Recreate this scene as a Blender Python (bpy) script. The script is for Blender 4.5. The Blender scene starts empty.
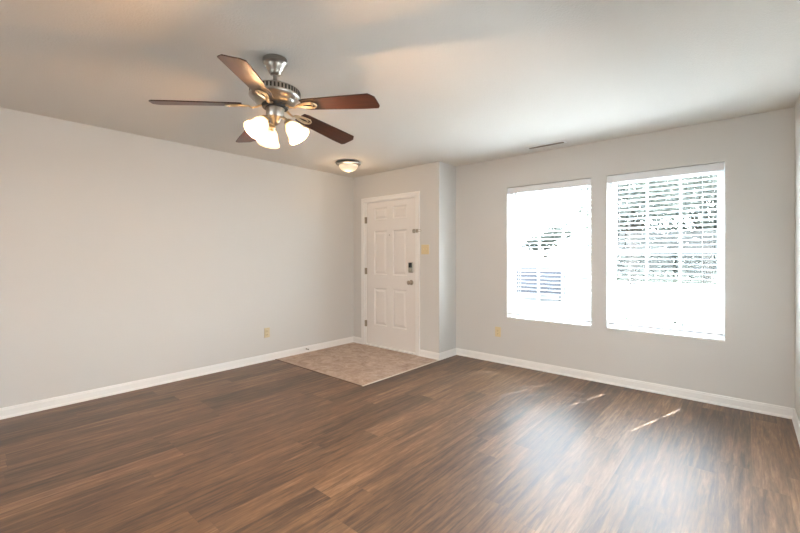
import bpy, bmesh, math, random
from mathutils import Vector, Matrix
random.seed(7)
PI = math.pi
S = bpy.context.scene
C = S.collection

# ---------------------------------------------------------------- dimensions
F_PX, YAW, HC, HORIZON = 397.36, 0.717, 1.273, 256.38
CE = 2.44                    # ceiling height
XL, XR = -4.40, 0.286        # left / right wall faces
YD, YW = 3.994, 4.368        # entry-door wall / window wall faces
XC = -2.844                  # face of the short return wall
YB = -3.00                   # back wall face (behind the camera)
TW = 0.16                    # wall thickness
WIN = [(-2.131, -1.203), (-1.057, -0.1375)]
WZ0, WZ1 = 0.545, 2.083

# ---------------------------------------------------------------- camera
cd = bpy.data.cameras.new('camera'); cam = bpy.data.objects.new('camera', cd); C.objects.link(cam)
cam.location = (0, 0, HC); cam.rotation_euler = (PI/2, 0, YAW)
cd.sensor_fit = 'HORIZONTAL'; cd.sensor_width = 36.0; cd.lens = F_PX/800*36.0
cd.shift_y = -(533/2 - HORIZON)/800
cd.clip_start = 0.02; cd.clip_end = 300
S.camera = cam

# ---------------------------------------------------------------- world, sun, exposure
S.view_settings.view_transform = 'Standard'; S.view_settings.look = 'None'
S.view_settings.gamma = 1.0; S.view_settings.exposure = 0.45
S.view_settings.use_curve_mapping = False
S.cycles.use_denoising = True
S.cycles.max_bounces = 10; S.cycles.diffuse_bounces = 7; S.cycles.glossy_bounces = 4
S.cycles.transmission_bounces = 6; S.cycles.transparent_max_bounces = 12
S.cycles.caustics_reflective = False; S.cycles.caustics_refractive = False
S.cycles.sample_clamp_indirect = 10.0

W = bpy.data.worlds.new('world'); S.world = W; W.use_nodes = True
wn = W.node_tree.nodes; wl = W.node_tree.links; wn.clear()
wo = wn.new('ShaderNodeOutputWorld'); wb = wn.new('ShaderNodeBackground')
tc = wn.new('ShaderNodeTexCoord'); sp = wn.new('ShaderNodeSeparateXYZ'); cr = wn.new('ShaderNodeValToRGB')
cr.color_ramp.elements[0].position = 0.0; cr.color_ramp.elements[0].color = (0.88, 0.94, 1.0, 1)
cr.color_ramp.elements[1].position = 0.8; cr.color_ramp.elements[1].color = (0.66, 0.80, 1.0, 1)
wl.new(tc.outputs['Generated'], sp.inputs[0]); wl.new(sp.outputs[2], cr.inputs[0])
wl.new(cr.outputs[0], wb.inputs[0]); wl.new(wb.outputs[0], wo.inputs[0])
wb.inputs[1].default_value = 30.0
SUN_DIR = Vector((0.18, 0.60, 1.0)).normalized()     # towards the sun
sd = bpy.data.lights.new('sun', 'SUN'); sun = bpy.data.objects.new('sun', sd); C.objects.link(sun)
sd.energy = 100.0; sd.angle = 0.0035; sd.color = (0.90, 0.955, 1.0)
sun.rotation_euler = SUN_DIR.to_track_quat('Z', 'Y').to_euler(); sun.location = (1, 12, 12)
# fill light added outside the made-up opening in the back wall
def area(name, loc, rot, sx, sy, power, col):
    l = bpy.data.lights.new(name, 'AREA'); o = bpy.data.objects.new(name, l); C.objects.link(o)
    l.shape = 'RECTANGLE'; l.size = sx; l.size_y = sy; l.energy = power; l.color = col
    o.location = loc; o.rotation_euler = rot
    return o
area('back_fill_light', (-1.35, YB - 0.25, 1.15), (math.radians(50), 0, 0), 2.8, 1.9, 84.0, (0.88, 0.94, 1.0))
# second added fill light, outside the made-up opening in the right wall
area('side_fill_light', (XR + 0.25, 1.90, 1.15), (math.radians(50), 0, PI/2), 2.2, 1.9, 52.0, (0.90, 0.95, 1.0))

# ---------------------------------------------------------------- materials
def newmat(name):
    m = bpy.data.materials.new(name); m.use_nodes = True
    nt = m.node_tree; return m, nt, nt.nodes['Principled BSDF']
def mat(name, col, rough=0.5, metal=0.0, bump=0.0, bscale=60.0, var=0.0, spec=0.5, coat=0.0):
    m, nt, b = newmat(name)
    b.inputs['Base Color'].default_value = (*col, 1); b.inputs['Roughness'].default_value = rough
    b.inputs['Metallic'].default_value = metal; b.inputs['Specular IOR Level'].default_value = spec
    b.inputs['Coat Weight'].default_value = coat
    t = nt.nodes.new('ShaderNodeTexCoord'); n = nt.nodes.new('ShaderNodeTexNoise')
    n.inputs['Scale'].default_value = bscale; n.inputs['Detail'].default_value = 4
    nt.links.new(t.outputs['Object'], n.inputs['Vector'])
    if bump:
        bp = nt.nodes.new('ShaderNodeBump'); bp.inputs['Strength'].default_value = bump
        bp.inputs['Distance'].default_value = 0.004
        nt.links.new(n.outputs['Fac'], bp.inputs['Height']); nt.links.new(bp.outputs[0], b.inputs['Normal'])
    if var:
        mx = nt.nodes.new('ShaderNodeMix'); mx.data_type = 'RGBA'
        mx.inputs[6].default_value = (*[c*(1-var) for c in col], 1)
        mx.inputs[7].default_value = (*[min(1, c*(1+var)) for c in col], 1)
        nt.links.new(n.outputs['Fac'], mx.inputs[0]); nt.links.new(mx.outputs[2], b.inputs['Base Color'])
    return m

class NB:
    """tiny node helper"""
    def __init__(s, nt): s.nt = nt
    def put(s, sock, v):
        if v is None: return
        if isinstance(v, (int, float)): sock.default_value = v
        elif isinstance(v, tuple): sock.default_value = v
        else: s.nt.links.new(v, sock)
    def math(s, op, a, b=None):
        n = s.nt.nodes.new('ShaderNodeMath'); n.operation = op
        s.put(n.inputs[0], a); s.put(n.inputs[1], b); return n.outputs[0]
    def noise(s, vec, scale, detail=3, rough=0.5, dist=0.0):
        n = s.nt.nodes.new('ShaderNodeTexNoise'); s.put(n.inputs['Vector'], vec)
        n.inputs['Scale'].default_value = scale; n.inputs['Detail'].default_value = detail
        n.inputs['Roughness'].default_value = rough; n.inputs['Distortion'].default_value = dist
        return n.outputs['Fac']
    def white(s, x, y):
        c = s.nt.nodes.new('ShaderNodeCombineXYZ'); s.put(c.inputs[0], x); s.put(c.inputs[1], y)
        n = s.nt.nodes.new('ShaderNodeTexWhiteNoise'); n.noise_dimensions = '2D'
        s.nt.links.new(c.outputs[0], n.inputs['Vector']); return n.outputs['Value']
    def comb(s, x, y, z=0.0):
        c = s.nt.nodes.new('ShaderNodeCombineXYZ'); s.put(c.inputs[0], x); s.put(c.inputs[1], y); s.put(c.inputs[2], z)
        return c.outputs[0]
    def ramp(s, f, stops):
        r = s.nt.nodes.new('ShaderNodeValToRGB'); s.put(r.inputs[0], f)
        while len(r.color_ramp.elements) < len(stops): r.color_ramp.elements.new(0.5)
        for e, (p, c) in zip(r.color_ramp.elements, stops): e.position = p; e.color = (*c, 1)
        return r.outputs[0]
    def mix(s, f, a, b, mode='MIX'):
        n = s.nt.nodes.new('ShaderNodeMix'); n.data_type = 'RGBA'; n.blend_type = mode
        s.put(n.inputs[0], f); s.put(n.inputs[6], a); s.put(n.inputs[7], b); return n.outputs[2]

def wood_floor():
    m, nt, b = newmat('vinyl_plank'); n = NB(nt)
    t = nt.nodes.new('ShaderNodeTexCoord'); s = nt.nodes.new('ShaderNodeSeparateXYZ')
    nt.links.new(t.outputs['Object'], s.inputs[0]); x, y = s.outputs[0], s.outputs[1]
    PW, PL = 0.152, 1.22
    xr = n.math('DIVIDE', n.math('ADD', x, 20.04), PW); row = n.math('FLOOR', xr); fx = n.math('FRACT', xr)
    yr = n.math('DIVIDE', n.math('ADD', n.math('ADD', y, 30.0), n.math('MULTIPLY', n.white(row, 3.7), PL)), PL)
    idx = n.math('FLOOR', yr); fy = n.math('FRACT', yr)
    pid = n.white(row, idx); pid2 = n.white(idx, n.math('ADD', row, 0.37))
    ox = n.math('MULTIPLY', pid, 37.0)
    v1 = n.comb(n.math('ADD', n.math('MULTIPLY', x, 1.0), ox), n.math('MULTIPLY', y, 0.055), pid2)
    v2 = n.comb(n.math('ADD', x, ox), n.math('MULTIPLY', y, 0.10), pid)
    g1 = n.noise(v1, 36.0, 5, 0.62, 0.6)         # broad streaks
    g2 = n.noise(v2, 95.0, 4, 0.65, 0.2)         # fine grain
    g3 = n.noise(t.outputs['Object'], 2.2, 3, 0.5)
    f = n.math('ADD', n.math('ADD', n.math('MULTIPLY', g1, 0.58), n.math('MULTIPLY', g2, 0.36)),
               n.math('ADD', n.math('MULTIPLY', n.math('SUBTRACT', pid, 0.5), 0.13), n.math('MULTIPLY', n.math('SUBTRACT', g3, .5), 0.10)))
    col = n.ramp(f, [(0.33, (0.034, 0.017, 0.007)), (0.43, (0.090, 0.047, 0.023)),
                     (0.52, (0.152, 0.081, 0.039)), (0.66, (0.270, 0.165, 0.092))])
    ex = n.math('LESS_THAN', n.math('MINIMUM', fx, n.math('SUBTRACT', 1.0, fx)), 0.0075)
    ey = n.math('LESS_THAN', n.math('MINIMUM', fy, n.math('SUBTRACT', 1.0, fy)), 0.0010)
    e = n.math('MAXIMUM', ex, ey)
    col = n.mix(n.math('MULTIPLY', e, 0.45), col, (0.05, 0.03, 0.02, 1))
    nt.links.new(col, b.inputs['Base Color'])
    b.inputs['Specular IOR Level'].default_value = 0.75
    b.inputs['Coat Weight'].default_value = 0.15; b.inputs['Coat Roughness'].default_value = 0.44
    nt.links.new(n.math('ADD', 0.42, n.math('MULTIPLY', g2, 0.12)), b.inputs['Roughness'])
    bp = nt.nodes.new('ShaderNodeBump'); bp.inputs['Strength'].default_value = 0.12; bp.inputs['Distance'].default_value = 0.0015
    n.put(bp.inputs['Height'], n.math('SUBTRACT', g2, e)); nt.links.new(bp.outputs[0], b.inputs['Normal'])
    return m
def tile_mat():
    m, nt, b = newmat('entry_vinyl'); n = NB(nt)
    t = nt.nodes.new('ShaderNodeTexCoord'); s = nt.nodes.new('ShaderNodeSeparateXYZ')
    nt.links.new(t.outputs['Object'], s.inputs[0])
    a = n.noise(t.outputs['Object'], 7.0, 6, 0.62, 1.2); c = n.noise(t.outputs['Object'], 32.0, 4, 0.6, 0.4)
    f = n.math('ADD', n.math('MULTIPLY', a, 0.7), n.math('MULTIPLY', c, 0.3))
    col = n.ramp(f, [(0.33, (0.270, 0.180, 0.125)), (0.47, (0.390, 0.285, 0.215)), (0.60, (0.500, 0.385, 0.310)), (0.72, (0.60, 0.49, 0.41))])
    ed = []
    for k, off in ((0, 0.1), (1, 0.04)):
        fr = n.math('FRACT', n.math('DIVIDE', n.math('ADD', s.outputs[k], 20.0 + off), 0.305))
        ed.append(n.math('LESS_THAN', fr, 0.014))
    e = n.math('MAXIMUM', ed[0], ed[1])
    col = n.mix(n.math('MULTIPLY', e, 0.28), col, (0.17, 0.12, 0.09, 1))
    nt.links.new(col, b.inputs['Base Color']); b.inputs['Roughness'].default_value = 0.48
    return m
def blade_mat():
    m, nt, b = newmat('mahogany_blade'); n = NB(nt)
    t = nt.nodes.new('ShaderNodeTexCoord'); mp = nt.nodes.new('ShaderNodeMapping')
    mp.inputs['Scale'].default_value = (3, 40, 10); nt.links.new(t.outputs['Object'], mp.inputs[0])
    g = n.noise(mp.outputs[0], 2.0, 4, 0.6, 0.4)
    nt.links.new(n.ramp(g, [(0.3, (0.024, 0.008, 0.005)), (0.7, (0.064, 0.020, 0.010))]), b.inputs['Base Color'])
    b.inputs['Roughness'].default_value = 0.33
    return m
def glass_mat():
    m = bpy.data.materials.new('window_glass'); m.use_nodes = True; nt = m.node_tree; nt.nodes.clear()
    o = nt.nodes.new('ShaderNodeOutputMaterial'); mx = nt.nodes.new('ShaderNodeMixShader')
    tr = nt.nodes.new('ShaderNodeBsdfTransparent'); tr.inputs[0].default_value = (0.96, 0.98, 0.97, 1)
    gl = nt.nodes.new('ShaderNodeBsdfGlossy'); gl.inputs['Roughness'].default_value = 0.02
    mx.inputs[0].default_value = 0.04; nt.links.new(tr.outputs[0], mx.inputs[1]); nt.links.new(gl.outputs[0], mx.inputs[2])
    nt.links.new(mx.outputs[0], o.inputs[0]); return m
def slat_mat():
    m = bpy.data.materials.new('white_vinyl_slat'); m.use_nodes = True; nt = m.node_tree
    b = nt.nodes['Principled BSDF']; b.inputs['Base Color'].default_value = (0.70, 0.71, 0.715, 1); b.inputs['Roughness'].default_value = 0.4
    o = nt.nodes['Material Output']; tl = nt.nodes.new('ShaderNodeBsdfTranslucent'); tl.inputs[0].default_value = (0.85, 0.87, 0.88, 1)
    mx = nt.nodes.new('ShaderNodeMixShader'); mx.inputs[0].default_value = 0.14
    nt.links.new(b.outputs[0], mx.inputs[1]); nt.links.new(tl.outputs[0], mx.inputs[2]); nt.links.new(mx.outputs[0], o.inputs[0])
    return m
def shade_mat(name, col, e):
    m = bpy.data.materials.new(name); m.use_nodes = True; nt = m.node_tree
    b = nt.nodes['Principled BSDF']; b.inputs['Base Color'].default_value = (0.85, 0.80, 0.72, 1); b.inputs['Roughness'].default_value = 0.35
    b.inputs['Emission Color'].default_value = (*col, 1); b.inputs['Emission Strength'].default_value = e
    o = nt.nodes['Material Output']; tl = nt.nodes.new('ShaderNodeBsdfTranslucent'); tl.inputs[0].default_value = (0.95, 0.88, 0.76, 1)
    mx = nt.nodes.new('ShaderNodeMixShader'); mx.inputs[0].default_value = 0.65
    nt.links.new(b.outputs[0], mx.inputs[1]); nt.links.new(tl.outputs[0], mx.inputs[2]); nt.links.new(mx.outputs[0], o.inputs[0])
    return m

M = dict(
    wall=mat('greige_wall_paint', (0.598, 0.588, 0.562), 0.75, bump=0.10, bscale=220, spec=0.25),
    ceil=mat('ceiling_paint', (0.69, 0.66, 0.61), 0.85, bump=0.55, bscale=95, spec=0.15),
    trim=mat('white_trim_paint', (0.78, 0.77, 0.745), 0.38, bump=0.03, bscale=40),
    door=mat('door_paint', (0.74, 0.71, 0.675), 0.42, bump=0.03, bscale=40),
    floor=wood_floor(), tile=tile_mat(),
    nickel=mat('brushed_nickel', (0.42, 0.385, 0.34), 0.30, 1.0, bump=0.05, bscale=200),
    nickel_dark=mat('dark_slots', (0.05, 0.045, 0.04), 0.5, 0.6),
    brass=mat('warm_nickel', (0.68, 0.54, 0.36), 0.28, 1.0),
    alum=mat('metal_edge_strip', (0.66, 0.60, 0.52), 0.40, 0.7),
    brown=mat('brown_edge_strip', (0.16, 0.10, 0.07), 0.5),
    blade=blade_mat(), glass=glass_mat(), slat=slat_mat(),
    vinyl=mat('window_vinyl', (0.66, 0.67, 0.68), 0.35, var=0.02, bscale=8),
    valance=mat('valance_vinyl', (0.74, 0.755, 0.77), 0.4, var=0.02, bscale=8),
    cord=mat('white_cord', (0.72, 0.72, 0.71), 0.8, bump=0.3, bscale=500),
    wand=mat('clear_grey_wand', (0.20, 0.21, 0.22), 0.3),
    ivory=mat('ivory_plastic', (0.66, 0.54, 0.31), 0.4, var=0.03, bscale=30),
    beige=mat('almond_plastic', (0.60, 0.50, 0.32), 0.4, var=0.03, bscale=30),
    slot=mat('dark_slot', (0.06, 0.05, 0.04), 0.6),
    black=mat('black_glossy_plastic', (0.012, 0.012, 0.013), 0.15),
    steel=mat('satin_hardware', (0.40, 0.36, 0.30), 0.3, 1.0),
    hinge=mat('aged_hinge', (0.34, 0.29, 0.22), 0.4, 1.0),
    rubber=mat('grey_rubber', (0.22, 0.21, 0.2), 0.7),
    shade=shade_mat('frosted_lamp_glass', (1.0, 0.80, 0.52), 0.35),
    bowl=shade_mat('frosted_bowl_glass', (1.0, 0.84, 0.62), 0.7),
    grass=mat('lawn', (0.012, 0.014, 0.008), 0.9, spec=0.05, bump=0.8, bscale=30, var=0.3),
    concrete=mat('pale_concrete', (0.33, 0.33, 0.325), 0.85, bump=0.3, bscale=40, var=0.08),
    asphalt=mat('asphalt', (0.20, 0.20, 0.20), 0.9, bump=0.4, bscale=60, var=0.1),
    bark=mat('bark', (0.02, 0.017, 0.013), 0.9, spec=0.05, bump=0.8, bscale=25, var=0.3),
    leaf=mat('leaves', (0.040, 0.043, 0.035), 0.9, spec=0.05, bscale=3, var=0.5),
    leaf2=mat('pale_leaves', (0.60, 0.62, 0.50), 0.6, bscale=3, var=0.2),
    carpaint=mat('grey_car_paint', (0.015, 0.015, 0.018), 0.6, 0.0, spec=0.1),
    tyre=mat('tyre', (0.03, 0.03, 0.03), 0.8),
    carglass=mat('car_glass', (0.01, 0.01, 0.012), 0.3, spec=0.1),
)
def emat(name, col, e):
    m, nt, b = newmat(name); b.inputs['Base Color'].default_value = (*col, 1)
    b.inputs['Emission Color'].default_value = (*col, 1); b.inputs['Emission Strength'].default_value = e; return m
M['bulb'] = emat('lit_bulb', (1.0, 0.78, 0.48), 8.0)

# ---------------------------------------------------------------- mesh helpers
def box(bm, x0, x1, y0, y1, z0, z1, bev=0.0, mtx=None):
    r = bmesh.ops.create_cube(bm, size=1.0); vs = r['verts']
    bmesh.ops.scale(bm, verts=vs, vec=(x1-x0, y1-y0, z1-z0))
    bmesh.ops.translate(bm, verts=vs, vec=((x0+x1)/2, (y0+y1)/2, (z0+z1)/2))
    if bev:
        es = list({e for v in vs for e in v.link_edges})
        g = bmesh.ops.bevel(bm, geom=es, offset=bev, segments=2, affect='EDGES', profile=0.5)
        vs = list({v for f in g['faces'] for v in f.verts} | {v for v in vs if v.is_valid})
    if mtx is not None: bmesh.ops.transform(bm, matrix=mtx, verts=vs)
    return vs
def lathe(bm, prof, seg=40, mtx=None, flute=0, amp=0.0, flute_from=0):
    rings = []
    for i, (r, z) in enumerate(prof):
        if r < 1e-5: rings.append([bm.verts.new((0, 0, z))]); continue
        ring = []
        for k in range(seg):
            a = 2*PI*k/seg; rr = r
            if flute and i >= flute_from: rr = r*(1 + amp*math.cos(flute*a))
            ring.append(bm.verts.new((rr*math.cos(a), rr*math.sin(a), z)))
        rings.append(ring)
    for A, B in zip(rings, rings[1:]):
        if len(A) == 1 and len(B) == 1: continue
        for k in range(seg):
            a, b2 = A[k % len(A)], A[(k+1) % len(A)]; c, d = B[(k+1) % len(B)], B[k % len(B)]
            try:
                if len(A) == 1: bm.faces.new((a, c, d))
                elif len(B) == 1: bm.faces.new((a, b2, c))
                else: bm.faces.new((a, b2, c, d))
            except ValueError: pass
    if mtx is not None: bmesh.ops.transform(bm, matrix=mtx, verts=[v for r in rings for v in r])
def tube(bm, pts, rad, seg=8, closed=False, flat=1.0):
    pts = [Vector(p) for p in pts]; n = len(pts); rings = []
    for i, p in enumerate(pts):
        a = pts[(i-1) % n] if (closed or i > 0) else p; b = pts[(i+1) % n] if (closed or i < n-1) else p
        t = (b-a).normalized(); up = Vector((0, 0, 1)) if abs(t.z) < 0.95 else Vector((1, 0, 0))
        u = t.cross(up).normalized(); v = u.cross(t).normalized()
        r = rad[i] if isinstance(rad, (list, tuple)) else rad
        rings.append([bm.verts.new(p + u*(r*math.cos(2*PI*k/seg)) + v*(r*flat*math.sin(2*PI*k/seg))) for k in range(seg)])
    rng = range(n) if closed else range(n-1)
    for i in rng:
        A, B = rings[i], rings[(i+1) % n]
        for k in range(seg): bm.faces.new((A[k], A[(k+1) % seg], B[(k+1) % seg], B[k]))
    if not closed: bm.faces.new(rings[0]); bm.faces.new(rings[-1][::-1])
def sweep(bm, prof, path, closed_profile=True):
    """profile [(offset, z)] swept along path of ((x,y), (nx,ny)) stations with mitre normals"""
    rings = []
    for (x, y), (nx, ny) in path:
        rings.append([bm.verts.new((x+nx*o, y+ny*o, z)) for o, z in prof])
    n = len(prof)
    for A, B in zip(rings, rings[1:]):
        for k in range(n): bm.faces.new((A[k], A[(k+1) % n], B[(k+1) % n], B[k]))
    bm.faces.new(rings[0]); bm.faces.new(rings[-1][::-1])
def obj(name, bm, m, parent=None, smooth=False, kind=None):
    bmesh.ops.recalc_face_normals(bm, faces=bm.faces)
    me = bpy.data.meshes.new(name); bm.to_mesh(me); bm.free()
    for k in (m if isinstance(m, (list, tuple)) else [m]): me.materials.append(k)
    if smooth:
        me.shade_smooth()
        try: me.set_sharp_from_angle(angle=math.radians(40))
        except Exception: pass
    o = bpy.data.objects.new(name, me); C.objects.link(o)
    if parent is not None:
        o.parent = parent; o.matrix_parent_inverse = Matrix.Translation(-Vector(parent.location)) if parent.type == 'EMPTY' and parent.parent is None else Matrix()
    if kind: o['kind'] = kind
    return o
def thing(name, label, cat, loc=(0, 0, 0), group=None, kind=None):
    o = bpy.data.objects.new(name, None); C.objects.link(o); o.location = loc; o.empty_display_size = 0.1
    if kind: o['kind'] = kind
    if label: o['label'] = label
    if cat: o['category'] = cat
    if group: o['group'] = group
    return o
def tag(o, label, cat, group=None):
    o['label'] = label; o['category'] = cat
    if group: o['group'] = group
    return o
def B(): return bmesh.new()
def struct(name, bm, m, parent=None, smooth=False):
    return obj(name, bm, m, parent, smooth, None if parent else 'structure')

# ================================================================= STRUCTURE
bm = B(); box(bm, XL-TW, XR+TW, YB-TW, YW+TW, -0.12, 0.0); struct('floor', bm, M['floor'])
bm = B(); box(bm, XL-TW, XR+TW, YB-TW, YW+TW, CE, CE+0.20); struct('ceiling', bm, M['ceil'])
bm = B(); box(bm, XL-TW, XL, YB-TW, YW+TW, 0, CE); struct('wall_left', bm, M['wall'])
RY0, RY1, RZ = 0.80, 3.00, 2.1  # out-of-view opening added in the right wall to let fill light in
bm = B(); box(bm, XR, XR+TW, YB-TW, RY0, 0, CE); box(bm, XR, XR+TW, RY1, YW+TW, 0, CE); box(bm, XR, XR+TW, RY0, RY1, RZ, CE)
struct('wall_right', bm, M['wall'])
# entry wall with the door opening
DX0, DX1, DZ = -4.150, -3.206, 2.052
bm = B()
box(bm, XL, DX0, YD, YD+0.14, 0, CE); box(bm, DX1, XC-0.12, YD, YD+0.14, 0, CE); box(bm, DX0, DX1, YD, YD+0.14, DZ, CE)
struct('wall_entry', bm, M['wall'])
bm = B(); box(bm, XC-0.12, XC, YD, YW+TW, 0, CE); struct('wall_return', bm, M['wall'])
# window wall with two openings
bm = B()
xs = [XC, WIN[0][0], WIN[0][1], WIN[1][0], WIN[1][1], XR]
for i in range(5):
    if i in (1, 3):
        box(bm, xs[i], xs[i+1], YW, YW+TW, 0, WZ0); box(bm, xs[i], xs[i+1], YW, YW+TW, WZ1, CE)
    else: box(bm, xs[i], xs[i+1], YW, YW+TW, 0, CE)
struct('wall_window', bm, M['wall'])
# back wall; wide opening added behind the camera to let fill light in
PX0, PX1, PZ = -2.85, 0.15, 2.1
bm = B(); box(bm, XL, PX0, YB-TW, YB, 0, CE); box(bm, PX1, XR, YB-TW, YB, 0, CE); box(bm, PX0, PX1, YB-TW, YB, PZ, CE)
struct('wall_back', bm, M['wall'])
t = thing('added_door_back', None, None, ((PX0+PX1)/2, YB-0.08, 0), kind='structure')  # unseen glazed door added to fill the made-up back opening
bm = B(); xm = (PX0+PX1)/2
for a, b in ((PX0, PX0+0.06), (xm-0.04, xm+0.04), (PX1-0.06, PX1)): box(bm, a, b, YB-0.11, YB-0.05, 0, PZ)
box(bm, PX0, PX1, YB-0.11, YB-0.05, 0, 0.05); box(bm, PX0, PX1, YB-0.11, YB-0.05, PZ-0.06, PZ); obj('door_frame', bm, M['vinyl'], t)
bm = B(); box(bm, PX0+0.06, xm-0.04, YB-0.085, YB-0.08, 0.05, PZ-0.06); box(bm, xm+0.04, PX1-0.06, YB-0.085, YB-0.08, 0.05, PZ-0.06)
obj('glass_pane', bm, M['glass'], t)

t = thing('added_door_side', None, None, (XR+0.08, (RY0+RY1)/2, 0), kind='structure')  # unseen glazed door added to fill the made-up side opening
bm = B(); ym = (RY0+RY1)/2
for a, b in ((RY0, RY0+0.06), (ym-0.04, ym+0.04), (RY1-0.06, RY1)): box(bm, XR+0.05, XR+0.11, a, b, 0, RZ)
box(bm, XR+0.05, XR+0.11, RY0, RY1, 0, 0.05); box(bm, XR+0.05, XR+0.11, RY0, RY1, RZ-0.06, RZ); obj('door_frame', bm, M['vinyl'], t)
bm = B(); box(bm, XR+0.08, XR+0.085, RY0+0.06, ym-0.04, 0.05, RZ-0.06); box(bm, XR+0.08, XR+0.085, ym+0.04, RY1-0.06, 0.05, RZ-0.06)
obj('glass_pane', bm, M['glass'], t)

# baseboards
BP = [(0, 0), (0.018, 0), (0.0175, 0.010), (0.013, 0.017), (0.0105, 0.020), (0.0105, 0.066), (0.008, 0.072), (0.0075, 0.080), (0.004, 0.085), (0, 0.085)]
CX0, CX1, CZ = -4.216, -3.142, 2.108      # outer edges of the door casing
def base(name, path): bm = B(); sweep(bm, BP, path); return struct(name, bm, M['trim'])
base('baseboard_left', [((XL, YB), (1, 0)), ((XL, YD), (1, -1))])
base('baseboard_entry', [((XL, YD), (1, -1)), ((CX0, YD), (0, -1))])
base('baseboard_return', [((CX1, YD), (0, -1)), ((XC, YD), (1, -1)), ((XC, YW), (1, -1))])
base('baseboard_window', [((XC, YW), (1, -1)), ((XR, YW), (-1, -1))])
base('baseboard_right', [((XR, YW), (-1, -1)), ((XR, RY1), (-1, 0))])
bm = B(); sweep(bm, BP, [((XL, YB), (1, 1)), ((PX0, YB), (0, 1))]); sweep(bm, BP, [((PX1, YB), (0, 1)), ((XR, YB), (-1, 1))])
struct('baseboard_back', bm, M['trim'])

# entry vinyl square and its edge strips
TX, TY = -2.836, 2.695
bm = B(); box(bm, XL+0.002, TX, TY, YD-0.002, 0.0, 0.003)
box(bm, DX0, DX1, YD-0.002, YD+0.14, 0.0, 0.003)
struct('floor_entry', bm, M['tile'])
bm = B(); box(bm, TX-0.006, TX+0.012, TY-0.006, YD-0.016, 0.0, 0.0065, 0.002); struct('trim_1', bm, M['alum'])
bm = B(); box(bm, XL+0.018, TX-0.006, TY-0.012, TY+0.004, 0.0, 0.005, 0.0015); struct('trim_2', bm, M['brown'])

# ================================================================= ENTRY DOOR (structure)
t = thing('door_1', None, None, ((DX0+DX1)/2, YD, 0), kind='structure')
for_prof = [(0.0, 0.0), (0.0, 0.014), (0.012, 0.017), (0.030, 0.013), (0.056, 0.010), (0.060, 0.006), (0.060, 0.0)]   # (in from outer edge, out from wall)
bm = B(); rings = []
for (x, z, dx, dz) in ((CX0, 0.003, 1, 0), (CX0, CZ, 1, -1), (CX1, CZ, -1, -1), (CX1, 0.003, -1, 0)):
    rings.append([bm.verts.new((x+dx*o, YD-d, z+dz*o)) for o, d in for_prof])
for A, Bq in zip(rings, rings[1:]):
    for k in range(len(A)): bm.faces.new((A[k], A[(k+1) % len(A)], Bq[(k+1) % len(A)], Bq[k]))
bm.faces.new(rings[0]); bm.faces.new(rings[-1][::-1])
obj('door_casing', bm, M['trim'], t)
bm = B()
box(bm, DX0, DX0+0.014, YD+0.001, YD+0.139, 0.003, DZ); box(bm, DX1-0.014, DX1, YD+0.001, YD+0.139, 0.003, DZ)
box(bm, DX0+0.014, DX1-0.014, YD+0.001, YD+0.139, DZ-0.014, DZ)
for a, b in ((DX0+0.014, DX0+0.030), (DX1-0.030, DX1-0.014)): box(bm, a, b, YD+0.058, YD+0.10, 0.003, DZ-0.014)
box(bm, DX0+0.014, DX1-0.014, YD+0.058, YD+0.10, DZ-0.034, DZ-0.014)
obj('door_jamb', bm, M['trim'], t)
bm = B(); box(bm, DX0+0.014, DX1-0.014, YD-0.012, YD+0.12, 0.003, 0.024, 0.003); obj('threshold', bm, M['trim'], t)
# slab with six raised panels
SX0, SX1, SZ0, SZ1 = DX0+0.017, DX1-0.017, 0.027, DZ-0.017
YF = YD+0.010
cols = [(-3.975, -3.728), (-3.622, -3.372)]
rows = [(0.305, 0.830), (1.015, 1.632), (1.786, 1.956)]
bm = B()
gx = sorted([SX0, SX1] + [v for c in cols for v in c]); gz = sorted([SZ0, SZ1] + [v for r in rows for v in r])
def quad(bm, p): bm.faces.new([bm.verts.new(q) for q in p])
for i in range(len(gx)-1):
    for j in range(len(gz)-1):
        hole = any(abs(gx[i]-c[0]) < 1e-6 for c in cols) and any(abs(gz[j]-r[0]) < 1e-6 for r in rows)
        if not hole: quad(bm, [(gx[i], YF, gz[j]), (gx[i+1], YF, gz[j]), (gx[i+1], YF, gz[j+1]), (gx[i], YF, gz[j+1])])
for c in cols:
    for r in rows:
        st = [(0, 0), (0.006, 0.004), (0.013, 0.012), (0.022, 0.012), (0.046, 0.003), (0.050, 0.0015)]
        loops = [[(c[0]+o, YF+d, r[0]+o), (c[1]-o, YF+d, r[0]+o), (c[1]-o, YF+d, r[1]-o), (c[0]+o, YF+d, r[1]-o)] for o, d in st]
        for A, Bq in zip(loops, loops[1:]):
            for k in range(4): quad(bm, [A[k], A[(k+1) % 4], Bq[(k+1) % 4], Bq[k]])
        quad(bm, loops[-1])
YK = YF+0.044
quad(bm, [(SX0, YK, SZ0), (SX0, YK, SZ1), (SX1, YK, SZ1), (SX1, YK, SZ0)])
quad(bm, [(SX0, YF, SZ0), (SX0, YF, SZ1), (SX0, YK, SZ1), (SX0, YK, SZ0)]); quad(bm, [(SX1, YF, SZ0), (SX1, YF, SZ1), (SX1, YK, SZ1), (SX1, YK, SZ0)])
quad(bm, [(SX0, YF, SZ1), (SX1, YF, SZ1), (SX1, YK, SZ1), (SX0, YK, SZ1)]); quad(bm, [(SX0, YF, SZ0), (SX1, YF, SZ0), (SX1, YK, SZ0), (SX0, YK, SZ0)])
bmesh.ops.remove_doubles(bm, verts=bm.verts, dist=1e-5)
obj('door_panel', bm, M['door'], t)
RX = Matrix.Rotation(PI/2, 4, 'X')      # local +z -> world -y
def fr(x, y, z): return Matrix.Translation((x, y, z)) @ RX
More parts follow.
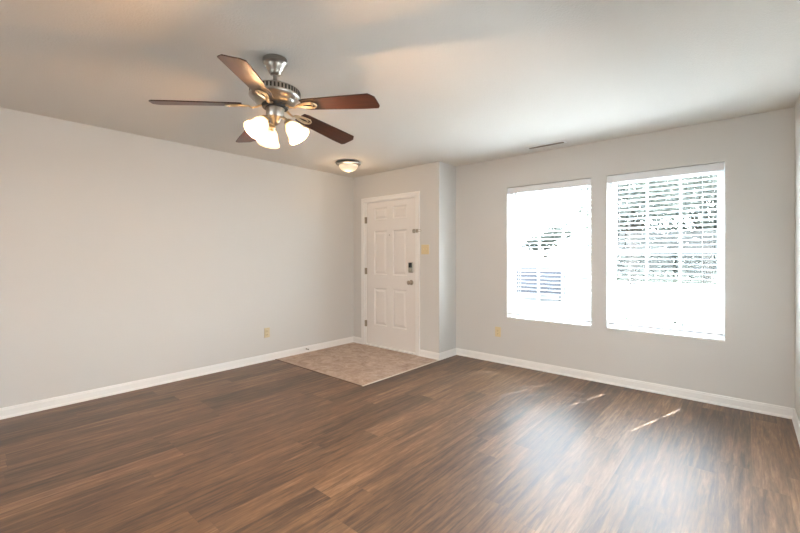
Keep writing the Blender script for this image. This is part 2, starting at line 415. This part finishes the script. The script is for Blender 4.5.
bm = B(); lathe(bm, [(0.033, 0), (0.034, 0.004), (0.028, 0.008), (0.013, 0.012), (0.011, 0.032), (0.020, 0.040), (0.0285, 0.052), (0.028, 0.062), (0.018, 0.070), (0, 0.072)], 32, fr(-3.292, YF, 0.933))
obj('door_knob', bm, M['steel'], t, True)
bm = B(); box(bm, -0.036, 0.036, -0.069, 0.069, 0, 0.026, 0.008, fr(-3.292, YF, 1.128))
k = obj('keypad_lock', bm, M['steel'], t)
bm = B(); box(bm, -0.029, 0.029, -0.002, 0.062, 0.022, 0.029, 0.003, fr(-3.292, YF, 1.128)); obj('keypad', bm, M['black'], k)
bm = B(); lathe(bm, [(0.014, 0.024), (0.014, 0.032), (0, 0.033)], 20, fr(-3.292, YF, 1.092)); box(bm, -0.004, 0.004, -0.014, 0.014, 0.032, 0.042, 0.002, fr(-3.292, YF, 1.092))
obj('thumb_turn', bm, M['steel'], k)
bm = B(); lathe(bm, [(0.008, 0), (0.008, 0.003), (0.004, 0.004), (0, 0.004)], 16, fr(-3.680, YF, 1.565)); obj('peephole', bm, M['steel'], t)
for z in (1.792, 1.062, 0.311):
    bm = B()
    for q in range(3): lathe(bm, [(0, 0), (0.0065, 0), (0.0065, 0.029), (0, 0.029)], 12, Matrix.Translation((DX0+0.014, YD-0.004, z-0.045+q*0.0305)))
    box(bm, DX0+0.012, DX0+0.034, YD+0.0055, YD+0.0095, z-0.045, z+0.045)
    box(bm, DX0-0.006, DX0+0.013, YD-0.003, YD+0.003, z-0.045, z+0.045)
    obj('hinge', bm, M['hinge'], t)
# swing bar guard
bm = B(); box(bm, -3.262, -3.222, YF-0.016, YF, 1.575, 1.628, 0.003)
box(bm, -3.252, -3.238, YF-0.034, YF-0.012, 1.590, 1.612, 0.003)
g = obj('door_guard_catch', bm, M['steel'], t)
bm = B(); box(bm, -3.196, -3.160, YD-0.026, YD-0.012, 1.578, 1.624, 0.003)
tube(bm, [(-3.236, YD-0.030, 1.612), (-3.105, YD-0.036, 1.612), (-3.09, YD-0.036, 1.601), (-3.105, YD-0.036, 1.590), (-3.236, YD-0.030, 1.590)], 0.0032, 8)
obj('door_guard_bar', bm, M['steel'], t)

# ================================================================= WINDOWS (structure)
def window(name, x0, x1):
    t = thing(name, None, None, ((x0+x1)/2, YW+0.1, WZ0), kind='structure')
    ya, yb = YW+0.095, YW+TW
    bm = B(); fw = 0.034
    box(bm, x0, x0+fw, ya, yb, WZ0, WZ1); box(bm, x1-fw, x1, ya, yb, WZ0, WZ1)
    box(bm, x0+fw, x1-fw, ya, yb, WZ0, WZ0+fw); box(bm, x0+fw, x1-fw, ya, yb, WZ1-fw, WZ1)
    obj('window_frame', bm, M['vinyl'], t)
    zm = 1.325; sw = 0.024; a, b = x0+fw, x1-fw
    for nm, z0, z1, y in (('lower_sash', WZ0+fw, zm+0.018, ya+0.006), ('upper_sash', zm-0.018, WZ1-fw, ya+0.034)):
        bm = B(); y2 = y+0.026
        box(bm, a, a+sw, y, y2, z0, z1); box(bm, b-sw, b, y, y2, z0, z1)
        box(bm, a+sw, b-sw, y, y2, z0, z0+sw); box(bm, a+sw, b-sw, y, y2, z1-sw, z1)
        s = obj(nm, bm, M['vinyl'], t)
        bm = B(); w = (b-a-2*sw)
        for q in (1, 2): xx = a+sw+w*q/3; box(bm, xx-0.010, xx+0.010, y+0.008, y+0.018, z0+sw, z1-sw)
        obj('muntin', bm, M['vinyl'], s)
        bm = B(); box(bm, a+sw, b-sw, y+0.005, y+0.008, z0+sw, z1-sw); obj('glass_pane', bm, M['glass'], s)
    # sill board and latch
    bm = B(); box(bm, x0+0.001, x1-0.001, YW-0.006, ya, WZ0, WZ0+0.014, 0.003); obj('window_sill', bm, M['trim'], t)
    bm = B(); box(bm, (x0+x1)/2-0.03, (x0+x1)/2+0.03, ya-0.004, ya+0.02, zm+0.018, zm+0.028, 0.003); obj('sash_lock', bm, M['vinyl'], t)
window('window_1', *WIN[0]); window('window_2', *WIN[1])

# ================================================================= BLINDS
def blind(x0, x1, label, cords, wx):
    yc = YW+0.036
    t = thing('window_blind', label, 'window blind', ((x0+x1)/2, yc, WZ0+0.014), 'white horizontal blinds in the two windows')
    a, b = x0+0.009, x1-0.009
    bm = B(); box(bm, x0+0.003, x1-0.003, YW+0.001, YW+0.011, WZ1-0.076, WZ1-0.007, 0.002)
    box(bm, x0+0.003, x1-0.003, YW-0.001, YW+0.012, WZ1-0.020, WZ1-0.010, 0.002); box(bm, x0+0.003, x1-0.003, YW-0.001, YW+0.012, WZ1-0.076, WZ1-0.068, 0.002)
    obj('valance', bm, M['valance'], t)
    bm = B(); box(bm, a, b, YW+0.013, YW+0.062, WZ1-0.055, WZ1-0.008, 0.002); obj('headrail', bm, M['vinyl'], t)
    # curved slats with real slots where the cords pass
    pitch = 0.0440; w = 0.0425; tilt = TILT; bm = B(); z = WZ1-0.088; zs = []
    while z > WZ0+0.056: zs.append(z); z -= pitch
    hw = 0.0074
    xs = [a]
    for c in cords: xs += [c-hw, c+hw]
    xs += [b]
    ys = [-w/2, -w/4, -0.0085, 0.0085, w/4, w/2]
    crown = lambda y: 0.0025*(1-(2*y/w)**2)
    for z in zs:
        dz = random.uniform(-0.0006, 0.0006); tl = tilt + random.uniform(-0.02, 0.02)
        ct, sn = math.cos(tl), math.sin(tl)
        for th in (0.0, -0.0019):
            for i in range(len(xs)-1):
                for j in range(5):
                    if i % 2 == 1 and j == 2: continue
                    P = []
                    for (xx, yy) in ((xs[i], ys[j]), (xs[i+1], ys[j]), (xs[i+1], ys[j+1]), (xs[i], ys[j+1])):
                        h = crown(yy)+th; P.append((xx, yc+yy*ct-h*sn, z+dz+yy*sn+h*ct))
                    quad(bm, P)
        # long edges and ends
        for yy in (-w/2, w/2):
            P = []
            for xx, th in ((a, 0), (b, 0), (b, -0.0019), (a, -0.0019)):
                h = crown(yy)+th; P.append((xx, yc+yy*ct-h*sn, z+dz+yy*sn+h*ct))
            quad(bm, P)
    obj('slats', bm, M['slat'], t)
    zb = zs[-1]-0.030
    bm = B(); box(bm, a, b, yc-0.025, yc+0.025, zb-0.008, zb+0.008, 0.003); obj('bottom_rail', bm, M['vinyl'], t)
    for c in cords:
        bm = B()
        for dy in (-0.0265, 0.0265): tube(bm, [(c+0.006, yc+dy, WZ1-0.056), (c+0.006, yc+dy, zb)], 0.0009, 6)
        obj('ladder_cord', bm, M['cord'], t)
    bm = B(); tube(bm, [(wx, YW-0.004, WZ1-0.078), (wx, YW-0.006, 1.385)], 0.0042, 8); lathe(bm, [(0, 0), (0.006, 0.003), (0.006, 0.03), (0, 0.034)], 8, Matrix.Translation((wx, YW-0.006, 1.372)))
    obj('tilt_wand', bm, M['wand'], t)
    bm = B(); xr = x1-0.085
    for d in (0, 0.007): tube(bm, [(xr+d, YW-0.002, WZ1-0.078), (xr+d, YW-0.002, 1.28-d)], 0.0010, 6)
    lathe(bm, [(0, 0.028), (0.003, 0.026), (0.006, 0.0), (0, 0)], 8, Matrix.Translation((xr+0.0035, YW-0.003, 1.255)))
    obj('lift_cord', bm, M['cord'], t)
    return t
TILT = math.radians(-9)
blind(*WIN[0], 'white slatted blind in the left window, nearer the front door', (-2.00, -1.36), -2.019)
blind(*WIN[1], 'white slatted blind in the right window, nearer the room corner', (-0.87, -0.30), -0.946)

# ================================================================= CEILING FAN
FX, FY = -2.106, 1.290
fan = thing('ceiling_fan', 'brushed nickel ceiling fan with five dark wood blades and three lit glass shades', 'ceiling fan', (FX, FY, CE))
T0 = Matrix.Translation((FX, FY, 0))
bm = B(); lathe(bm, [(0, CE), (0.069, CE), (0.0705, CE-0.004), (0.0705, CE-0.026), (0.066, CE-0.031), (0.062, CE-0.034), (0.058, CE-0.044), (0.047, CE-0.062), (0.040, CE-0.072), (0.036, CE-0.080), (0.030, CE-0.092), (0.022, CE-0.096), (0, CE-0.096)], 48, T0)
obj('canopy', bm, M['nickel'], fan, True)
bm = B(); lathe(bm, [(0, 2.280), (0.0125, 2.280), (0.0125, 2.350), (0, 2.350)], 24, T0); lathe(bm, [(0, 2.282), (0.026, 2.282), (0.024, 2.292), (0.016, 2.300), (0, 2.302)], 32, T0)
obj('downrod', bm, M['nickel'], fan, True)
bm = B()
lathe(bm, [(0, 2.286), (0.040, 2.286), (0.060, 2.281), (0.092, 2.274), (0.122, 2.266), (0.138, 2.258), (0.1440, 2.252), (0.1440, 2.222), (0.1485, 2.220), (0.1485, 2.214), (0.142, 2.206), (0.128, 2.194), (0.116, 2.186), (0.112, 2.178), (0.100, 2.172), (0.080, 2.168), (0, 2.168)], 64, T0)
h = obj('motor_housing', bm, M['nickel'], fan, True)
bm = B()
for k in range(44):
    a = 2*PI*k/44; R = T0 @ Matrix.Rotation(a, 4, 'Z') @ Matrix.Translation((0.1440, 0, 2.237))
    box(bm, -0.002, 0.0012, -0.0045, 0.0045, -0.0125, 0.0125, 0, R)
obj('vent_slots', bm, M['nickel_dark'], h)
bm = B(); lathe(bm, [(0, 2.168), (0.076, 2.168), (0.078, 2.160), (0.072, 2.150), (0, 2.150)], 40, T0); obj('flywheel', bm, M['nickel_dark'], fan, True)
bm = B(); lathe(bm, [(0, 2.154), (0.045, 2.154), (0.052, 2.148), (0.052, 2.098), (0.047, 2.090), (0.034, 2.082), (0.030, 2.070), (0.020, 2.058), (0.010, 2.050), (0, 2.046)], 40, T0)
obj('switch_housing', bm, M['nickel'], fan, True)
A0 = 4.184; PITCH = math.radians(11.5)
ZR, ZT = 2.152, 2.120                      # blade height at root and at tip
for k in range(5):
    az = A0 + k*2*PI/5
    droop = math.atan2(ZR-ZT-(-0.012, 0.014, 0.0, -0.012, -0.020)[k], 0.45)
    base_m = T0 @ Matrix.Rotation(az, 4, 'Z')
    Mb = base_m @ Matrix.Translation((0.185, 0, ZR)) @ Matrix.Rotation(droop, 4, 'Y') @ Matrix.Rotation(-PITCH, 4, 'X')
    L = 0.460
    out = [(0.0, -0.044), (0.03, -0.052), (L-0.10, -0.067), (L-0.030, -0.070), (L, -0.038), (L, 0.046), (L-0.012, 0.066), (L-0.10, 0.067), (0.03, 0.052), (0.0, 0.044)]
    bm = B()
    tp = [bm.verts.new((x, y, 0.003)) for x, y in out]; bt = [bm.verts.new((x, y, -0.003)) for x, y in out]
    bm.faces.new(tp); bm.faces.new(bt[::-1])
    for i in range(len(out)): j = (i+1) % len(out); bm.faces.new((tp[i], bt[i], bt[j], tp[j]))
    me_o = obj('fan_blade', bm, M['blade'], None)
    me_o.parent = fan; me_o.matrix_parent_inverse = Matrix.Translation(-Vector(fan.location)); me_o.matrix_basis = Mb
    # bracket: arm + open teardrop loops under the blade
    bm = B()
    def tear(x0, x1, w, n=28):
        P = []
        for i in range(n):
            a = 2*PI*i/n; u = (1-math.cos(a))/2
            P.append((x0+(x1-x0)*u, w*math.sin(a)*(0.35+0.65*u)**0.9, -0.0075))
        return P
    tube(bm, tear(-0.040, 0.088, 0.035), 0.0042, 8, True)
    tube(bm, tear(-0.020, 0.066, 0.017), 0.0034, 8, True)
    for q in (-0.026, 0.0, 0.026): lathe(bm, [(0, -0.0125), (0.0045, -0.0115), (0.005, -0.004), (0, -0.004)], 10, Matrix.Translation((0.055+0.02*(q == 0)+0.008, q, 0)))
    bmesh.ops.transform(bm, matrix=Mb, verts=bm.verts)
    b2 = B()
    arm = [base_m @ Vector((r, 0, z)) for r, z in ((0.062, 2.160), (0.085, 2.157), (0.105, 2.146), (0.130, 2.138))] + [Mb @ Vector((-0.036, 0, -0.0075)), Mb @ Vector((-0.02, 0, -0.0075))]
    tube(b2, arm, [0.013, 0.012, 0.010, 0.009, 0.0085, 0.006], 10, False, 0.5)
    me_t = bpy.data.meshes.new('tmp'); b2.to_mesh(me_t); b2.free(); bm.from_mesh(me_t); bpy.data.meshes.remove(me_t)
    obj('blade_bracket', bm, M['brass'], fan, True)
def point(name, loc, power, col, rad):
    l = bpy.data.lights.new(name, 'POINT'); o = bpy.data.objects.new(name, l); C.objects.link(o)
    l.energy = power; l.color = col; l.shadow_soft_size = rad; o.location = loc; return o
for th in (123, 243, -8):
    a = math.radians(th) + YAW
    R = T0 @ Matrix.Rotation(a, 4, 'Z')
    tl = math.radians(38)
    bm = B(); arm = [R @ Vector(p) for p in ((0.030, 0, 2.092), (0.050, 0, 2.092), (0.066, 0, 2.084), (0.078, 0, 2.068))]
    tube(bm, arm, 0.008, 10)
    Ms = R @ Matrix.Translation((0.074, 0, 2.072)) @ Matrix.Rotation(PI - tl, 4, 'Y')     # local +z runs outward and down
    lathe(bm, [(0, -0.004), (0.016, -0.002), (0.024, 0.006), (0.027, 0.022), (0.026, 0.026), (0, 0.026)], 28, Ms)
    obj('lamp_arm', bm, M['brass'], fan, True)
    prof = [(0.024, 0.018), (0.027, 0.026), (0.036, 0.040), (0.045, 0.058), (0.050, 0.076), (0.054, 0.094), (0.061, 0.110), (0.069, 0.122), (0.0665, 0.1215), (0.059, 0.108), (0.052, 0.093), (0.048, 0.076), (0.043, 0.058), (0.034, 0.041), (0.025, 0.028), (0.022, 0.020)]
    bm = B(); lathe(bm, prof, 48, Ms, 12, 0.022, 3); sh = obj('lamp_shade', bm, M['shade'], fan, True)
    bm = B(); lathe(bm, [(0, 0.026), (0.012, 0.028), (0.013, 0.045), (0.022, 0.060), (0.026, 0.078), (0.022, 0.092), (0.011, 0.101), (0, 0.103)], 20, Ms)
    obj('light_bulb', bm, M['bulb'], sh, True)
    sh2 = Ms @ Vector((0, 0, 0.118))
    point('fan_lamp_light', sh2, 26.0, (1.0, 0.56, 0.26), 0.03)
# pull chains
for a, zl in ((0.6, 0.10), (3.4, 0.07)):
    p = T0 @ Matrix.Rotation(a, 4, 'Z') @ Vector((0.052, 0, 2.11))
    bm = B(); tube(bm, [p, p+Vector((0.004*math.cos(a), 0.004*math.sin(a), -0.01)), p+Vector((0.004*math.cos(a), 0.004*math.sin(a), -zl))], 0.0011, 6)
    obj('pull_chain', bm, M['nickel'], fan)

# ================================================================= FLUSH LIGHT
LX, LY = -3.709, 3.285
t = thing('flush_ceiling_light', 'small round ceiling light with nickel rim and lit glass bowl near front door', 'ceiling light', (LX, LY, CE))
T1 = Matrix.Translation((LX, LY, 0))
bm = B(); lathe(bm, [(0, CE), (0.120, CE), (0.128, CE-0.010), (0.148, CE-0.018), (0.154, CE-0.026), (0.150, CE-0.034), (0.136, CE-0.038), (0.126, CE-0.044), (0.118, CE-0.044), (0.118, CE-0.030), (0, CE-0.030)], 56, T1)
obj('rim', bm, M['nickel'], t, True)
bm = B(); lathe(bm, [(0.117, CE-0.036), (0.117, CE-0.048), (0.108, CE-0.072), (0.090, CE-0.094), (0.062, CE-0.110), (0.030, CE-0.118), (0, CE-0.120)], 48, T1)
obj('glass_bowl', bm, M['bowl'], t, True)
bm = B(); lathe(bm, [(0, CE-0.118), (0.009, CE-0.119), (0.010, CE-0.124), (0.005, CE-0.128), (0.004, CE-0.134), (0, CE-0.136)], 16, T1); obj('finial', bm, M['brass'], t, True)
point('entry_light', (LX, LY, CE-0.17), 3.2, (1.0, 0.72, 0.45), 0.09)

# ================================================================= CEILING VENT
t = thing('ceiling_vent', 'narrow metal air register set in the ceiling above the windows', 'vent', (-1.585, 4.125, CE))
VX0, VX1, VY0, VY1 = -1.765, -1.400, 4.120, 4.165
bm = B()
box(bm, VX0-0.018, VX1+0.018, VY0-0.018, VY0, CE-0.005, CE); box(bm, VX0-0.018, VX1+0.018, VY1, VY1+0.018, CE-0.005, CE)
box(bm, VX0-0.018, VX0, VY0, VY1, CE-0.005, CE); box(bm, VX1, VX1+0.018, VY0, VY1, CE-0.005, CE)
obj('register_frame', bm, M['trim'], t)
bm = B(); box(bm, VX0, VX1, VY0, VY1, CE-0.001, CE-0.0002); obj('duct_opening', bm, M['slot'], t)
bm = B()
for q in range(2):
    y = VY0+0.018+q*0.0125
    box(bm, VX0, VX1, -0.006, 0.006, -0.0006, 0.0006, 0, Matrix.Translation((0, y, CE-0.006)) @ Matrix.Rotation(math.radians(-50), 4, 'X'))
obj('louvers', bm, M['steel'], t)

# ================================================================= PLATES, OUTLETS, DOOR STOP
def plate(name, loc, rot, w, h, kind, label, cat, m):
    t = thing(name, label, cat, loc)
    R = Matrix.Translation(loc) @ Matrix.Rotation(rot, 4, 'Z') @ RX     # local x = along wall, y = up, z = out of wall
    bm = B(); box(bm, -w/2, w/2, -h/2, h/2, 0, 0.006, 0.0025, R); obj('cover_plate', bm, m, t)
    if kind == 'outlet':
        for s in (-1, 1):
            bm = B(); box(bm, -0.017, 0.017, s*0.0195-0.014, s*0.0195+0.014, 0.004, 0.009, 0.003, R); r = obj('receptacle', bm, m, t)
            bm = B()
            for dx in (-0.0065, 0.0065): box(bm, dx-0.0012, dx+0.0012, s*0.0195-0.002, s*0.0195+0.007, 0.0085, 0.0094, 0, R)
            box(bm, -0.0025, 0.0025, s*0.0195-0.010, s*0.0195-0.005, 0.0085, 0.0094, 0, R); obj('slots', bm, M['slot'], r)
    else:
        for dx in (-0.023, 0.023):
            bm = B(); box(bm, dx-0.006, dx+0.006, -0.013, 0.013, 0.004, 0.008, 0.001, R)
            box(bm, dx-0.0045, dx+0.0045, 0.0, 0.010, 0.006, 0.018, 0.002, R); obj('toggle', bm, m, t)
    for p in (((0, 0),) if kind == 'outlet' else ((-0.023, 0.042), (-0.023, -0.042), (0.023, 0.042), (0.023, -0.042))):
        bm = B(); lathe(bm, [(0, 0.0085), (0.003, 0.008), (0.003, 0.005)], 10, R @ Matrix.Translation((p[0], p[1], 0)))
        obj('screw', bm, M['brass'], t)
plate('light_switch', (-3.058, YD, 1.36), 0, 0.122, 0.122, 'switch', 'ivory double light switch plate on the wall right of the front door', 'light switch', M['ivory'])
plate('wall_outlet', (XL, 2.581, 0.345), PI/2, 0.074, 0.118, 'outlet', 'ivory wall outlet low on the long plain left wall', 'outlet', M['beige'])
plate('wall_outlet', (-2.247, YW, 0.368), 0, 0.074, 0.118, 'outlet', 'ivory wall outlet low on the window wall, left of the windows', 'outlet', M['ivory'])
t = thing('door_stop', 'small grey door stop on the left baseboard beside the entry tile', 'door stop', (XL+0.011, 3.149, 0.050))
bm = B(); RY = Matrix.Rotation(PI/2, 4, 'Y'); Md = Matrix.Translation((XL+0.011, 3.149, 0.050)) @ RY
lathe(bm, [(0, 0), (0.010, 0), (0.009, 0.004), (0.005, 0.006)] + [(0.0055 if q % 2 else 0.0042, 0.006+q*0.0018) for q in range(1, 20)] + [(0, 0.042)], 14, Md); obj('stem', bm, M['steel'], t, True)
bm = B(); lathe(bm, [(0, 0.040), (0.008, 0.041), (0.008, 0.050), (0.006, 0.053), (0, 0.053)], 14, Md); obj('bumper', bm, M['rubber'], t, True)

# ================================================================= OUTSIDE
GZ = -0.20
bm = B(); box(bm, -60, 60, YW+TW+0.02, 90, GZ-0.1, GZ)
struct('floor_outside', bm, M['grass'])
bm = B(); box(bm, -8, 5, -9, YB-TW-0.01, GZ-0.1, GZ+0.02); box(bm, XR+TW+0.01, 5, YB-TW-0.01, 3.6, GZ-0.1, GZ+0.02); struct('floor_light_block', bm, M['concrete'])  # unseen slab added to stop sky light coming up through the openings
bm = B(); box(bm, -8, 5, -7, YB-TW-0.01, 2.45, 2.60); box(bm, XR+TW+0.01, 5, YB-TW-0.01, 3.6, 2.45, 2.60); box(bm, -8, 5, -7.2, -7, GZ, 2.60); box(bm, -8.2, -8, -7.2, YB-TW-0.01, GZ, 2.60); box(bm, 5, 5.2, -7.2, 3.6, GZ, 2.60); box(bm, XR+TW+0.01, 5.2, 3.6, 3.8, GZ, 2.60); struct('wall_light_block', bm, M['wall'])  # unseen roof and walls added to keep sky and sun off the openings
bm = B(); box(bm, -7.5, -2.5, YW+TW+0.05, 17, GZ, GZ+0.02); struct('floor_driveway', bm, M['concrete'])
bm = B(); box(bm, -2.5, 6, YW+TW+0.05, 9.3, GZ, GZ+0.02); struct('floor_bounce_slab', bm, M['concrete'])  # pale slab added to bounce sunlight through the blinds onto the ceiling
bm = B(); box(bm, -60, 60, 17.5, 25, GZ, GZ+0.02); struct('floor_street', bm, M['asphalt'])
def at(px, depth, z=GZ):            # ground point seen in the direction of an image column
    r = (px-400)/F_PX; return Vector((-math.sin(YAW)*depth+math.cos(YAW)*r*depth, math.cos(YAW)*depth+math.sin(YAW)*r*depth, z))
def leaves(n, centers, size, rng):
    bm = B()
    for _ in range(n):
        c, r = rng.choice(centers)
        d = Vector((rng.gauss(0, 1), rng.gauss(0, 1), rng.gauss(0, 1))).normalized()*(rng.random()**0.4)
        p = Vector(c)+Vector((d.x*r[0], d.y*r[1], d.z*r[2])); s = size*rng.uniform(0.6, 1.4)
        u = Vector((rng.gauss(0, 1), rng.gauss(0, 1), rng.gauss(0, 1))).normalized(); v = u.orthogonal().normalized(); w = u.cross(v)
        a = rng.uniform(0, 6.28); e1 = v*math.cos(a)+w*math.sin(a); e2 = u.cross(e1)
        quad(bm, [p-e1*s, p-e2*s*0.5, p+e1*s, p+e2*s*0.5])
    return bm
def tree(loc, h, rad, seed, n, label, group):
    rng = random.Random(seed); t = thing('tree', label, 'tree', loc, group); loc = Vector(loc)
    bm = B(); tube(bm, [loc, loc+Vector((0.05, 0, h*0.3)), loc+Vector((-0.05, 0.05, h*0.62))], [rad*0.09, rad*0.07, rad*0.035], 10)
    cs = []
    for i in range(7):
        a = i*0.9+rng.random(); q = loc+Vector((math.cos(a)*rad*0.55, math.sin(a)*rad*0.55, h*rng.uniform(0.42, 0.85)))
        tube(bm, [loc+Vector((0, 0, h*0.28+0.03*i)), (loc+q)/2+Vector((0, 0, h*0.22)), q], [rad*0.04, rad*0.025, rad*0.01], 6)
        cs.append((q, (rad*0.5, rad*0.5, h*0.17)))
    cs.append((loc+Vector((0, 0, h*0.72)), (rad*0.6, rad*0.6, h*0.24)))
    obj('trunk', bm, M['bark'], t); obj('foliage', leaves(n, cs, 0.11, rng), M['leaf'], t)
tree(at(632, 21), 7.0, 2.8, 3, 9000, 'leafy tree outside, seen through the left part of the right window', 'trees outside')
tree(at(706, 23), 7.4, 2.9, 5, 9000, 'leafy tree outside, seen through the right edge of the right window', 'trees outside')
tree(at(545, 36), 4.6, 2.8, 8, 5000, 'leafy tree outside, seen through the left window', 'trees outside')
rng = random.Random(21); pa, pb = at(600, 27), at(735, 25)
bm = leaves(14000, [(pa.lerp(pb, q/14)+Vector((0, 0, 1.9)), (0.9, 0.9, 1.95)) for q in range(15)], 0.13, rng)
tag(obj('hedge', bm, M['leaf']), 'long dark leafy hedge outside, seen low through the right window behind the trees', 'hedge')
def bush(px, d, w, h, seed, label):
    p = at(px, d); rng = random.Random(seed); t = thing('bush', label, 'bush', p, 'pale bushes outside')
    bm = B()
    for i in range(6): a = i*1.05; tube(bm, [p, p+Vector((math.cos(a)*w*0.3, math.sin(a)*w*0.3, h*0.6))], [0.02, 0.008], 6)
    obj('stems', bm, M['bark'], t)
    cs = [(p+Vector((rng.uniform(-.2, .2)*w, rng.uniform(-.2, .2)*w, h*rng.uniform(0.35, 0.6))), (w*0.34, w*0.34, h*0.38)) for _ in range(6)]
    obj('foliage', leaves(2600, cs, 0.035, rng), M['leaf2'], t)
bush(632, 7.9, 0.95, 0.86, 11, 'pale round bush outside, low in the right window towards its left')
bush(679, 7.9, 0.80, 0.90, 12, 'pale round bush outside, low in the middle of the right window')
# parked grey car, seen end on through the left window
def car(loc, rz, label):
    t = thing('parked_car', label, 'car', loc); Mc = Matrix.Translation(loc) @ Matrix.Rotation(rz, 4, 'Z')
    side = [(-2.1, 0.30), (-2.15, 0.62), (-1.95, 0.86), (-0.95, 0.98), (-0.35, 1.38), (0.95, 1.42), (1.75, 1.02), (2.1, 0.98), (2.16, 0.50), (2.1, 0.28)]
    bm = B(); rings = []
    for yy, sc in ((-0.86, 0.93), (-0.80, 1.0), (0.80, 1.0), (0.86, 0.93)):
        rings.append([bm.verts.new((x*(0.98 if sc < 1 else 1), yy*(0.82 if z > 1.1 else 1.0), 0.28+(z-0.28)*sc)) for x, z in side])
    for A, Bq in zip(rings, rings[1:]):
        for k in range(len(A)): bm.faces.new((A[k], A[(k+1) % len(A)], Bq[(k+1) % len(A)], Bq[k]))
    bm.faces.new(rings[0]); bm.faces.new(rings[-1][::-1]); bmesh.ops.transform(bm, matrix=Mc, verts=bm.verts)
    obj('body', bm, M['carpaint'], t)
    for xx in (-1.35, 1.35):
        for yy in (-0.78, 0.78):
            bm = B(); lathe(bm, [(0, -0.1), (0.30, -0.1), (0.32, -0.07), (0.32, 0.07), (0.30, 0.1), (0, 0.1)], 24, Mc @ Matrix.Translation((xx, yy, 0.32)) @ Matrix.Rotation(PI/2, 4, 'X')); obj('wheel', bm, M['tyre'], t, True)
    for (xa, za, xb, zb) in ((-0.98, 1.00, -0.42, 1.36), (1.02, 1.40, 1.70, 1.05)):
        bm = B(); n = Vector((-(zb-za), 0, xb-xa)).normalized()*0.012
        v = [bm.verts.new(Mc @ (Vector((x, y, z))+n)) for x, y, z in ((xa, -0.62, za), (xa, 0.62, za), (xb, 0.56, zb), (xb, -0.56, zb))]
        v2 = [bm.verts.new(Mc @ (Vector((x, y, z))-n)) for x, y, z in ((xa, -0.62, za), (xa, 0.62, za), (xb, 0.56, zb), (xb, -0.56, zb))]
        bm.faces.new(v); bm.faces.new(v2[::-1])
        for k in range(4): bm.faces.new((v[k], v2[k], v2[(k+1) % 4], v[(k+1) % 4]))
        obj('windshield', bm, M['carglass'], t)
cp = at(538, 14.5, GZ+0.02)
car(cp, -PI/2+0.35, 'dark grey car parked outside, seen through the left window')
